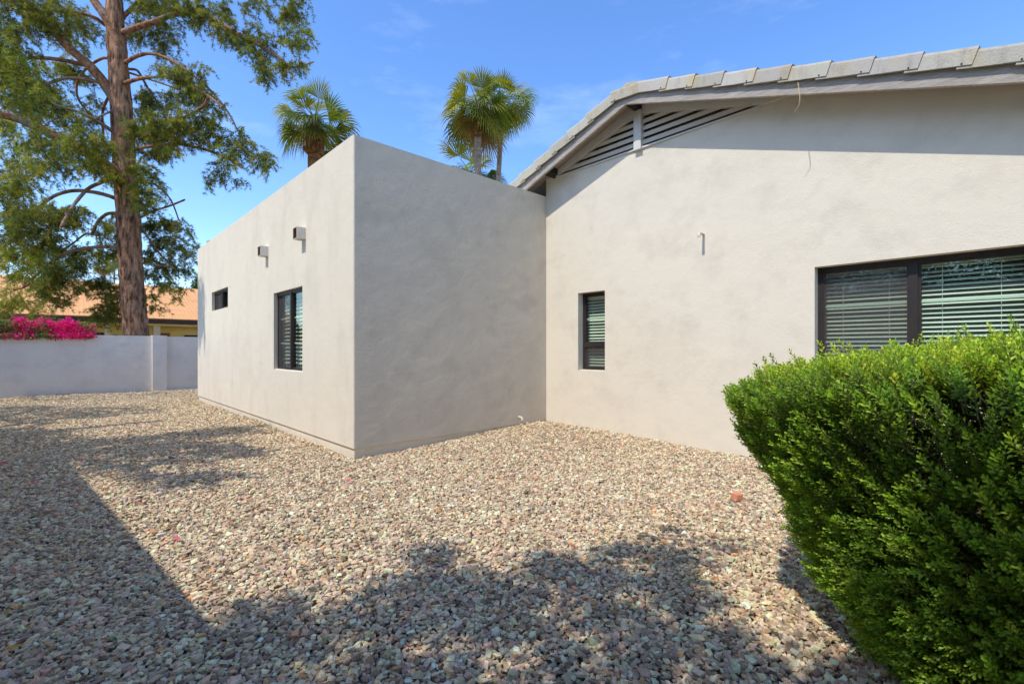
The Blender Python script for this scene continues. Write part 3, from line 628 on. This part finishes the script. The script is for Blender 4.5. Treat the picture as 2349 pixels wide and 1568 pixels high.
# ------------------------------------------------------------------ broadleaf tree behind the photographer (foreground shade, window reflections)
def leafquads(g,C,spread,nper,ln,wd,pal):
    k=len(C); P=np.repeat(C,nper,0)+rng.normal(0,spread,(k*nper,3)); n=len(P)
    d=rvec(n); s=np.cross(d,rvec(n)); s/=np.linalg.norm(s,axis=1)[:,None]; L=ln*rng.uniform(.7,1.25,(n,1)); W=wd*rng.uniform(.8,1.2,(n,1))
    V=np.stack([P,P+d*L*.55+s*W*.5,P+d*L,P+d*L*.55-s*W*.5],1).reshape(-1,3)
    g.add(V,np.arange(4*n).reshape(-1,4),np.clip(pal[rng.integers(0,len(pal),n)]*rng.uniform(.75,1.25,(n,1)),0,1))
GP=np.array([(.07,.12,.025),(.10,.15,.03),(.05,.09,.02),(.12,.16,.04)])
bt=thing('shade_tree','leafy broad tree beyond the side wall that shades the foreground gravel','tree',(.6,-3.4,0))
def gpoly(pts,n,hlo,hhi):
    A_=np.array(pts); lo,hi=A_.min(0),A_.max(0); out=[]
    while len(out)<n:
        p=rng.uniform(lo,hi,(400,2)); p=p[inpoly(p,pts)]; out.extend(p.tolist())
    p=np.array(out[:n]); h=rng.uniform(hlo,hhi,n); return np.stack([p[:,0],p[:,1]-KS*h,h],-1)
g=G()
main=[(-2.55,.35),(-2.45,1.0),(-2.36,1.32),(-2.14,1.72),(-1.92,1.84),(-1.86,2.10),(-1.80,2.45),(-1.58,2.95),(-1.30,3.10),(-1.16,2.72),(-1.14,2.42),(-.98,2.45),(-.85,2.2),(-.62,1.95),(-.52,2.45),(-.15,2.66),(.3,2.72),(1.4,2.6),(2.2,1.6),(1.8,.2),(0,-.1)]
C=gpoly(main,1700,3.5,5.2); C[:,:2]+=rng.normal(0,.085,(len(C),2))
C=C[np.array([mnoise.noise((p[0]*3.2,(p[1]+KS*p[2])*3.2,1.7))+.6*mnoise.noise((p[0]*8,(p[1]+KS*p[2])*8,4.1))>-.22 for p in C])]
C2=np.vstack([gpoly([(-2.62,1.55),(-2.35,1.55),(-2.25,1.75),(-2.5,1.85)],10,3.8,4.6)])
hole=lambda p,c,r: np.hypot(p[:,0]-c[0],p[:,1]+KS*p[:,2]-c[1])>r
for c,r in (((-1.35,.62),.20),((-1.9,.75),.10),((-.75,1.35),.13),((-1.15,1.1),.10),((-1.55,1.75),.10),((-1.48,2.45),.13),((-1.7,2.75),.08)): C=C[hole(C,c,r)]
leafquads(g,np.vstack([C,C2]),.055,34,.075,.036,GP)
Cx=np.stack([rng.uniform(-7,6,3600),rng.uniform(-8.8,-4.2,3600),rng.uniform(1.4,7.4,3600)],-1); Cx=Cx[((Cx[:,1]+6.3)/2.3)**2+((Cx[:,2]-4.6)/2.7)**2+(Cx[:,0]/6.5)**4<1]
Cx=Cx[(Cx[:,1]+KS*Cx[:,2]<-.1)]
leafquads(g,Cx,.16,40,.11,.055,GP)
g.build('crown',M['leaf2'],bt)
g=G(); g.tube([(.6,-3.4,-.2),(.5,-3.3,1.6),(.3,-3.2,3.0),(.4,-3.2,4.6),(.2,-3.0,6.0)],[.2,.16,.13,.09,.03],10,None,True,.04,4)
for p in ((-1.9,-1.9,4.4),(-1.5,-1.2,4.3),(.9,-1.2,4.4),(1.6,-2.0,4.8),(-3,-6,4.8),(2.5,-6.2,5)): g.tube([(.35,-3.2,2.9),((.35+p[0])/2,(-3.2+p[1])/2,4.4),p],[.08,.05,.012],7,None,True,.04,4)
g.build('trunk',M['limb'],bt,True)

# ------------------------------------------------------------------ palms
FP=np.array([(.22,.26,.026),(.13,.18,.02),(.33,.33,.05),(.25,.25,.032)])
def palm(name,label,cx,cy,t,R,nf,tw_px,lean=0,skirt=True,dead=.12,group='fan palms behind the house',lo=-1.05):
    c=at(cx,cy,t); s=t/F; base=at(cx+lean,cy,t)
    root=thing(name,label,'palm tree',(base[0],base[1],0),group); R=R*s; r0=tw_px*s*.5
    g=G(); P=[(base[0],base[1],-.1),(base[0]*.6+c[0]*.4,base[1]*.6+c[1]*.4,c[2]*.45),(c[0],c[1],c[2]-R*.5),(c[0],c[1],c[2])]
    g.tube(P,[r0*1.25,r0,r0*.95,r0*.9],12,None,True,.03,8); g.build('trunk',M['palmfib' if tw_px>30 else 'palmbark'],root,True)
    if skirt:
        g=G(); g.tube([(c[0],c[1],c[2]-R*.85),(c[0],c[1],c[2]-R*.55),(c[0],c[1],c[2]-R*.3),(c[0],c[1],c[2]-R*.16),(c[0],c[1],c[2]-R*.05)],[r0*1.05,r0*1.35,r0*1.45,r0*1.0,r0*.4],14,None,True,.12,4); g.build('fiber_sheath',M['palmfib'],root)
    g=G(); seg=26
    for i in range(nf):
        q=(i+.5)/nf; sn=1.0+(math.sin(lo)-1.0)*q**.8; el=math.asin(max(-1,min(1,sn)))+rng.uniform(-.16,.16); az=i*2.39996+rng.uniform(-.45,.45)
        el=min(el,1.40)
        D=np.array((math.cos(az)*math.cos(el),math.sin(az)*math.cos(el),math.sin(el)))
        S=np.cross(D,(0,0,1)); S/=np.linalg.norm(S)+1e-9
        pl_=R*rng.uniform(.28,.62); Bl=R*rng.uniform(.50,.74); sag=rng.uniform(.10,.30)*pl_*(math.cos(el)**1)
        hub=c+D*pl_-np.array((0,0,sag)); mid=c+D*pl_*.55-np.array((0,0,sag*.15))
        col=FP[rng.integers(0,4)]*rng.uniform(.65,1.25)
        if q>1-dead: col=np.array((.40,.26,.09))*rng.uniform(.7,1.1)
        elif q>.70: col=col*.8+np.array((.09,.06,0))*rng.random()
        g.tube([c,mid,hub],[.03,.022,.014],4,col*1.15,False)
        D2=hub-mid; D2/=np.linalg.norm(D2); D2=D2+np.array((0,0,-.20)); D2/=np.linalg.norm(D2); Nn=np.cross(S,D2)
        roll=rng.uniform(-.9,.9); S2=S*math.cos(roll)+Nn*math.sin(roll); N2=np.cross(S2,D2)
        sp_=rng.uniform(1.2,1.75); droop=rng.uniform(.25,.85) if el<.9 else rng.uniform(.0,.25); fold=rng.uniform(.15,.55)
        for k in range(seg):
            a=(-1+2*k/(seg-1))*sp_; da=2*sp_/(seg-1)*.5
            d=D2*math.cos(a)+S2*math.sin(a)+N2*fold*abs(math.sin(a))*.8; d/=np.linalg.norm(d); l=Bl*(.70+.30*math.cos(a*.7))*rng.uniform(.86,1.06)
            px=S2*math.cos(a)-D2*math.sin(a); pleat=N2*(.035*Bl)*(1 if k%2 else -1); dr=droop*rng.uniform(.7,1.3)
            V=[hub]
            for u,w in ((.5,.5*da*1.15),(.74,.40*da),(.9,.22*da),(1.06,.02*da)):
                x_=max(0,u-.50); q_=hub+d*l*(u-.35*dr*x_**2)-np.array((0,0,1))*dr*l*x_**2*1.6+pleat*(1 if u<.6 else 0)
                V+=[q_-px*l*w,q_+px*l*w]
            g.add(V,[[0,1,2]],col); g.add(V[1:],[[0,2,3,1],[2,4,5,3],[4,6,7,5]],col*rng.uniform(.8,1.2))
    g.build('crown',M['frond'],root)
palm('fan_palm','fan palm with yellowing lower fronds directly behind the wing parapet corner',722,274,21,97,32,31,6,True,.06)
palm('fan_palm','tallest fan palm with smooth straight pale trunk, left of the close pair',1096,240,25,91,34,17,2,True,.06)
palm('fan_palm','fan palm with thin rough curved trunk, right of the close pair',1150,230,27,88,32,12,-24,False,.06)
palm('fan_palm','short fan palm whose crown only peeks over the parapet below the pair',1078,398,31,84,30,14,0,False,.0)
for x,y,r,t in ((240,612,26,46),(262,600,22,50),(277,590,20,54)):
    palm('fan_palm','distant slender fan palm seen past the pine trunk above the orange roof',x,y,t,r,22,3.4,{240:14,262:4,277:0}[x],False,.3,'distant palms beyond the orange roof')

# ------------------------------------------------------------------ bougainvillea, yellow-green tree, far shrub
g=G(); lf=G(); k=3600
bx=rng.uniform(-70,218,k); top=735+ (np.clip(bx,0,300)*.02)+6*np.sin(bx*.11)+4*np.sin(bx*.31)+np.clip(bx-190,0,40)*.5
by=top+ (774-top)*rng.random(k)**1.1; by=np.minimum(by,773+rng.normal(0,1,k)+4*(rng.random(k)<.03)); bd=13.6+ (np.clip(bx,0,300)/300)*1.25
P=np.array([at(x,y,1.0)-np.array((0,0,CH)) for x,y in zip(bx,by)])
tt=(-18.95+rng.uniform(-.55,.42,k))/P[:,0]; tt=np.where(by>767,(-18.63)/P[:,0]+rng.uniform(-.25,-.02,k)*.5,tt)
C=np.array((0,0,CH))+P*tt[:,None]; C=C[(C[:,0]<-18.82)|(C[:,2]>1.73)|((C[:,0]>-18.585)&(C[:,2]>1.5))]
clump=np.sin(C[:,1]*3.1+C[:,2]*4)+np.sin(C[:,1]*7.3+1)+rng.normal(0,.6,len(C))
fl=clump>-.5
leafquads(g,C[fl],.034,4,.05,.042,np.array([(.74,.025,.19),(.82,.04,.24),(.60,.012,.12),(.78,.03,.26)]))
leafquads(lf,C[~fl],.03,5,.055,.03,np.array([(.16,.19,.04),(.09,.13,.03),(.24,.24,.06)]))
bo=thing('bougainvillea','magenta flowering bougainvillea spilling over the rear garden wall','shrub',(-19.2,-.2,0))
g.build('flower',M['petal'],bo); lf.build('foliage',M['leaf2'],bo)
g=G()
for y in (-1.6,-.6,.3): g.tube([(-19.2,y,-.1),(-19.15,y+.1,.9),(-19.0,y+.3,1.8)],[.03,.025,.012],6)
g.build('stem',M['limb'],bo)
ys=thing('feathery_tree','bright yellow green feathery young tree left of the pine above the flowers','tree',(*at(20,700,17)[:2],0))
g=G(); tw=G()
for x,y,rx,ry,n in ((10,690,40,22,90),(55,690,32,20,60),(30,665,36,16,40),(85,712,22,12,26),(-10,710,30,18,30),(100,725,14,8,10)):
    c0=at(x,y,17); s=17/F; U=rvec(n)*(rng.uniform(0,1,(n,1))**.4); C=c0+(U[:,:1]*rx*s)*np.array((.6866,.7272,0))+U[:,1:2]*.6*np.array((-.7271,.6864,0))+(U[:,2:]*ry*s)*np.array((0,0,1))
    sprays(g,None,C,.8,.5,np.array([(.30,.30,.03),(.36,.34,.04),(.24,.27,.03)]),8,9,.010)
g.build('crown',M['needle'],ys)
b0=at(20,700,17); g=G(); g.tube([(b0[0],b0[1],-.1),(b0[0],b0[1],1.4),(b0[0]+.1,b0[1]+.1,2.8)],[.06,.05,.02],7); g.build('trunk',M['limb'],ys)
fs=thing('round_tree','dark round tree beside the orange roof at the wing corner','tree',(*at(470,700,42)[:2],0))
g=G(); c0=at(472,662,42); U=rvec(260)*(rng.uniform(.2,1,(260,1))**.4); C=c0+U*np.array((1.0,1.0,1.3)); C=C[C[:,2]>.5]; leafquads(g,C,.16,30,.16,.09,GP*.8); g.build('crown',M['leaf2'],fs)
g=G(); g.tube([(c0[0],c0[1],-.1),(c0[0],c0[1],c0[2])],[.12,.06],7); g.build('trunk',M['limb'],fs)

# ------------------------------------------------------------------ hedge
hd=thing('hedge_bush','clipped dense green shrub with small rounded leaves in front of the wide window','shrub',(.2,2.65,0))
HC=np.array((.29,2.68)); HR=np.array((1.29,.80))
UB=.92
def hscale(z,zt): 
    u=np.clip(z/zt,0,1); lowr=.54+.46*np.clip(u/UB,0,1)**.95; hi=np.clip(1-((u-UB)/(1.005-UB))**2.4,0,1)**.6; return np.where(u<UB,lowr,hi)
def htop(x): return 1.15+.13*np.clip((x+1.0)/.95,0,1)**.9
def hedge_pts(n,inset):
    th=rng.uniform(0,2*math.pi,n); z=rng.random(n)
    ca,sa=np.cos(th),np.sin(th); e=2/2.6; px=np.sign(ca)*np.abs(ca)**e; py=np.sign(sa)*np.abs(sa)**e
    X=HC[0]+HR[0]*px; zt=htop(X); 
    Z=.03+ (zt-.03)*z; sc=hscale(Z,zt)*(1-inset)
    X=HC[0]+HR[0]*px*sc; Y=HC[1]+HR[1]*py*sc; zt=htop(X); Z=np.minimum(Z,zt*(1-.25*inset))
    # crown top cap
    return np.stack([X,Y,Z],-1)
def hedge_top(n,inset):
    r=np.sqrt(rng.random(n)); th=rng.uniform(0,2*math.pi,n); X=HC[0]+HR[0]*.93*r*np.cos(th); Y=HC[1]+HR[1]*.93*r*np.sin(th); zt=htop(X)
    q=(np.abs((X-HC[0])/HR[0])**2.6+np.abs((Y-HC[1])/HR[1])**2.6)**(1/2.6)
    u=UB+(1.005-UB)*np.clip(1-np.clip(q,0,1)**1.667,0,1)**(1/2.4); Z=zt*u-inset
    return np.stack([X,Y,Z],-1)
# lumpy envelope
def lump(P,amp):
    d=P-np.array((HC[0],HC[1],.75)); d/=np.linalg.norm(d,axis=1)[:,None]
    n=np.array([mnoise.noise((p[0]*3.3,p[1]*3.3,p[2]*3.3))+.6*mnoise.noise((p[0]*8,p[1]*8,p[2]*8+4)) for p in P]); return P+d*(n*amp)[:,None],d
def sprig_proto(nl,length):
    V=[];Fc=[];C=[]
    def leaf(o,d,up,L,W,c):
        s=np.cross(d,up); s/=np.linalg.norm(s); n=np.cross(s,d); b=len(V)
        V.extend([o,o+d*L*.35+s*W*.28+n*W*.10,o+d*L*.72+s*W*.5+n*W*.16,o+d*L+n*W*.02,o+d*L*.72-s*W*.5+n*W*.16,o+d*L*.35-s*W*.28+n*W*.10,o+d*L*.62])
        for t in ((0,1,6),(1,2,6),(2,3,6),(3,4,6),(4,5,6),(5,0,6)): Fc.append([b+i for i in t]); C.append(c)
    for i in range(nl):
        u=(i+.5)/nl; z=length*(.15+.85*u); az=i*2.4; tilt=1.25-.75*u+rng.uniform(-.15,.15)
        d=np.array((math.cos(az)*math.sin(tilt),math.sin(az)*math.sin(tilt),math.cos(tilt))); L=.019*(1-.25*u)*rng.uniform(.85,1.15)
        leaf(np.array((0,0,z))+d*.004,d,np.array((0,0,1.))+.01,L,L*.55,.55+.70*u)
    w=.0013; b=len(V)
    V.extend([np.array(p) for p in ((w,0,-.04),(-w*.5,w*.86,-.04),(-w*.5,-w*.86,-.04),(w*.6,0,length),(-w*.3,w*.5,length),(-w*.3,-w*.5,length))])
    for t in ((0,1,4),(0,4,3),(1,2,5),(1,5,4),(2,0,3),(2,3,5)): Fc.append([b+i for i in t]); C.append(-1)
    return np.array(V),np.array(Fc),np.array(C)
protos=[sprig_proto(int(rng.integers(16,23)),rng.uniform(.075,.11)) for _ in range(8)]
g=G()
def put_sprigs(P,D,br,yel=0):
    k=len(P); pt=rng.integers(0,8,k); Mx=frames(D)*rng.uniform(.8,1.2,k)[:,None,None]
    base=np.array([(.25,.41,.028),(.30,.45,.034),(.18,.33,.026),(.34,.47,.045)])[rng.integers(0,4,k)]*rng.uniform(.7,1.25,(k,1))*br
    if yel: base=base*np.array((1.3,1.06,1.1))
    for p in range(8):
        q=np.where(pt==p)[0]; V,Fc,Cl=protos[p]; kk=len(q)
        W=(np.einsum('kij,nj->kni',Mx[q],V)+P[q][:,None,:]).reshape(-1,3); FF=(Fc[None]+(np.arange(kk)*len(V))[:,None,None]).reshape(-1,3)
        col=base[q][:,None,:]*np.where(Cl>0,Cl,1)[None,:,None]; col[:,Cl<0]=(.20,.21,.09)
        g.add(W,FF,col.reshape(-1,3))
for n,ins,br in ((8000,0.0,1.0),(5500,.05,.68),(5000,.12,.42),(4000,.22,.26),(3000,.34,.2)):  # br darkens inner leaves: older growth, plus inner shade put into the colour
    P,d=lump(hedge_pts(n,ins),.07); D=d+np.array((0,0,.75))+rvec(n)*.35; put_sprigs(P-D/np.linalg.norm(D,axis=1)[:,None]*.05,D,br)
for n,ins in ((3800,.0),(2600,.05)):  # top sprigs tinted lighter and yellower: young tips, plus sunlight put into the colour
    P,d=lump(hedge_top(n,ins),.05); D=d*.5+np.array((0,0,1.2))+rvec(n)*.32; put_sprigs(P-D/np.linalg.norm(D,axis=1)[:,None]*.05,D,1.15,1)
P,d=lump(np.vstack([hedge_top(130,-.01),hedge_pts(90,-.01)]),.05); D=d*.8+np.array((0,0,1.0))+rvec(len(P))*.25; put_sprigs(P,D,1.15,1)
g.build('foliage',M['leaf'],hd)
g=G()
for i in range(46):
    a=rng.uniform(0,2*math.pi); r=rng.uniform(.3,.68); e=np.array((HC[0]+HR[0]*r*math.cos(a),HC[1]+HR[1]*r*math.sin(a),rng.uniform(.5,1.1))); b_=np.array((HC[0]+(e[0]-HC[0])*.3,HC[1]+(e[1]-HC[1])*.2,-.03))
    m_=(b_+e)/2+np.array((0,0,-.05))+rng.normal(0,.04,3); g.tube([b_,m_,e],[.012,.008,.003],5,None,True,.1,3)
g.build('stem',M['limb'],hd)

# ------------------------------------------------------------------ small things lying about
g=G(); x,y=-1.661,4.229; z=float(gz(np.array(x),np.array(y)))+.012
q=[(x-.045,y-.01),(x+.02,y-.035),(x+.05,y+.01),(x-.01,y+.04)]
g.prism([(*p,z) for p in q],(.006,.004,.052)); tag(g.build('brick_fragment',plain('terracotta',(.55,.22,.12),.9,.1,.1,20)),'broken orange brick chunk lying on the gravel near the shrub','brick')
ml=plain('dry_leaf',(.50,.27,.04),.7,.2,.2,30); mpk=plain('fallen_bract',(.70,.06,.16),.7,.2,.1)
def flat_leaf(name,mat_,px,py,L,W,ang,label,cat,group,lift=.035):
    g=G(); p=onground(px,py); o=np.array((p[0],p[1],float(gz(p[0],p[1]))+lift)); d=np.array((math.cos(ang),math.sin(ang),.08)); s=np.array((-math.sin(ang),math.cos(ang),.15))
    V=[]; n=6
    for i in range(n+1):
        u=i/n; w=W*math.sin(math.pi*min(1,.08+u*.9))*.5; c=o+d*L*(u-.5)+np.array((0,0,1))*L*.28*(u-.4)**2*2
        V+=[c-s*w+np.array((0,0,w*.5)),c,c+s*w+np.array((0,0,w*.5))]
    Fc=[]
    for i in range(n): b=3*i; Fc+=[[b,b+1,b+4,b+3],[b+1,b+2,b+5,b+4]]
    g.add(V,Fc); tag(g.build(name,mat_),label,cat,group)
GL='dry leaves fallen on the gravel'; GB='pink bracts fallen on the gravel'
flat_leaf('fallen_leaf',ml,287,1234,.085,.02,.5,'long brown dry leaf lying right beside the straight shadow edge','leaf',GL)
flat_leaf('fallen_leaf',ml,37,1490,.095,.022,.9,'curled yellow dry leaf in shade at the bottom left corner','leaf',GL)
flat_leaf('fallen_leaf',ml,460,1478,.055,.016,1.2,'narrow orange dry leaf where the two shadows meet','leaf',GL)
for px,py,lb in ((8,1067,'large pink bract on shaded gravel at the left frame edge'),(76,1114,'small pink bract alone on shaded gravel below the larger one'),(185,1067,'pink bract on the edge of the lit streak'),(405,1243,'red pink bract on sunlit gravel by the straight shadow edge'),(800,1600-12-480,'pink bract on gravel below the wing corner')):
    flat_leaf('fallen_petal',mpk,px,py,.045 if px>10 else .07,.045,rng.uniform(0,3),lb,'petal',GB,.03)
pw=[(-1.5655,FY-.046,4.09),(-1.555,FY-.055,4.02),(-1.545,FY-.058,3.93),(-1.555,FY-.052,3.85),(-1.60,FY-.05,3.79)]
g=G(); g.tube(pw,[.004,.004,.004,.003,.002],5,None,True,0,4); tag(g.build('straw_strand',plain('dry_straw',(.55,.40,.2),.8,.1)),'thin dry straw strand hanging from the gable fascia','straw')

# ------------------------------------------------------------------ light, sky, camera
s=Vector((.012,-math.cos(SUN_EL),math.sin(SUN_EL)))
L=bpy.data.lights.new('Sun','SUN'); L.energy=2.0; L.angle=math.radians(.5); L.color=(1,.965,.90)
lo=bpy.data.objects.new('Sun',L); COL.objects.link(lo); lo.rotation_euler=s.to_track_quat('Z','Y').to_euler(); lo.location=(-5,-10,14)
w=bpy.data.worlds.new('World'); SC.world=w; w.use_nodes=True; nt=w.node_tree; nt.nodes.clear()
out=nt.nodes.new('ShaderNodeOutputWorld'); bg=nt.nodes.new('ShaderNodeBackground'); sky=nt.nodes.new('ShaderNodeTexSky')
sky.sky_type='NISHITA'; sky.sun_disc=False; sky.sun_elevation=SUN_EL; sky.sun_rotation=math.pi; sky.altitude=350; sky.air_density=1.0; sky.dust_density=.4; sky.ozone_density=2.5
f,_=noise_fac(nt,1.5,7,.62,(1.0,1.0,3.4),.52,.85,'Generated')
cm=N(nt,'ShaderNodeMath',operation='MULTIPLY'); nt.links.new(f,cm.inputs[0]); cm.inputs[1].default_value=.30
hs=N(nt,'ShaderNodeHueSaturation'); hs.inputs['Saturation'].default_value=1.2; hs.inputs['Hue'].default_value=.507; nt.links.new(sky.outputs[0],hs.inputs['Color'])
nt.links.new(mix(nt,cm.outputs[0],hs.outputs[0],(5.5,6.0,6.6)),bg.inputs[0]); bg.inputs[1].default_value=.15
nt.links.new(bg.outputs[0],out.inputs[0])
cam=bpy.data.cameras.new('Camera'); cam.sensor_width=36; cam.lens=F/2349*36; cam.shift_y=(HY-784)/2349; cam.clip_end=2000; cam.clip_start=.05
co=bpy.data.objects.new('Camera',cam); COL.objects.link(co); co.location=(0,0,CH); co.rotation_euler=(math.pi/2,0,math.atan2(.7271,.6864)); SC.camera=co
SC.view_settings.view_transform='Standard'; SC.view_settings.look='None'; SC.view_settings.exposure=1.11; SC.view_settings.gamma=1
SC.cycles.max_bounces=8; SC.cycles.transparent_max_bounces=16; SC.cycles.diffuse_bounces=5
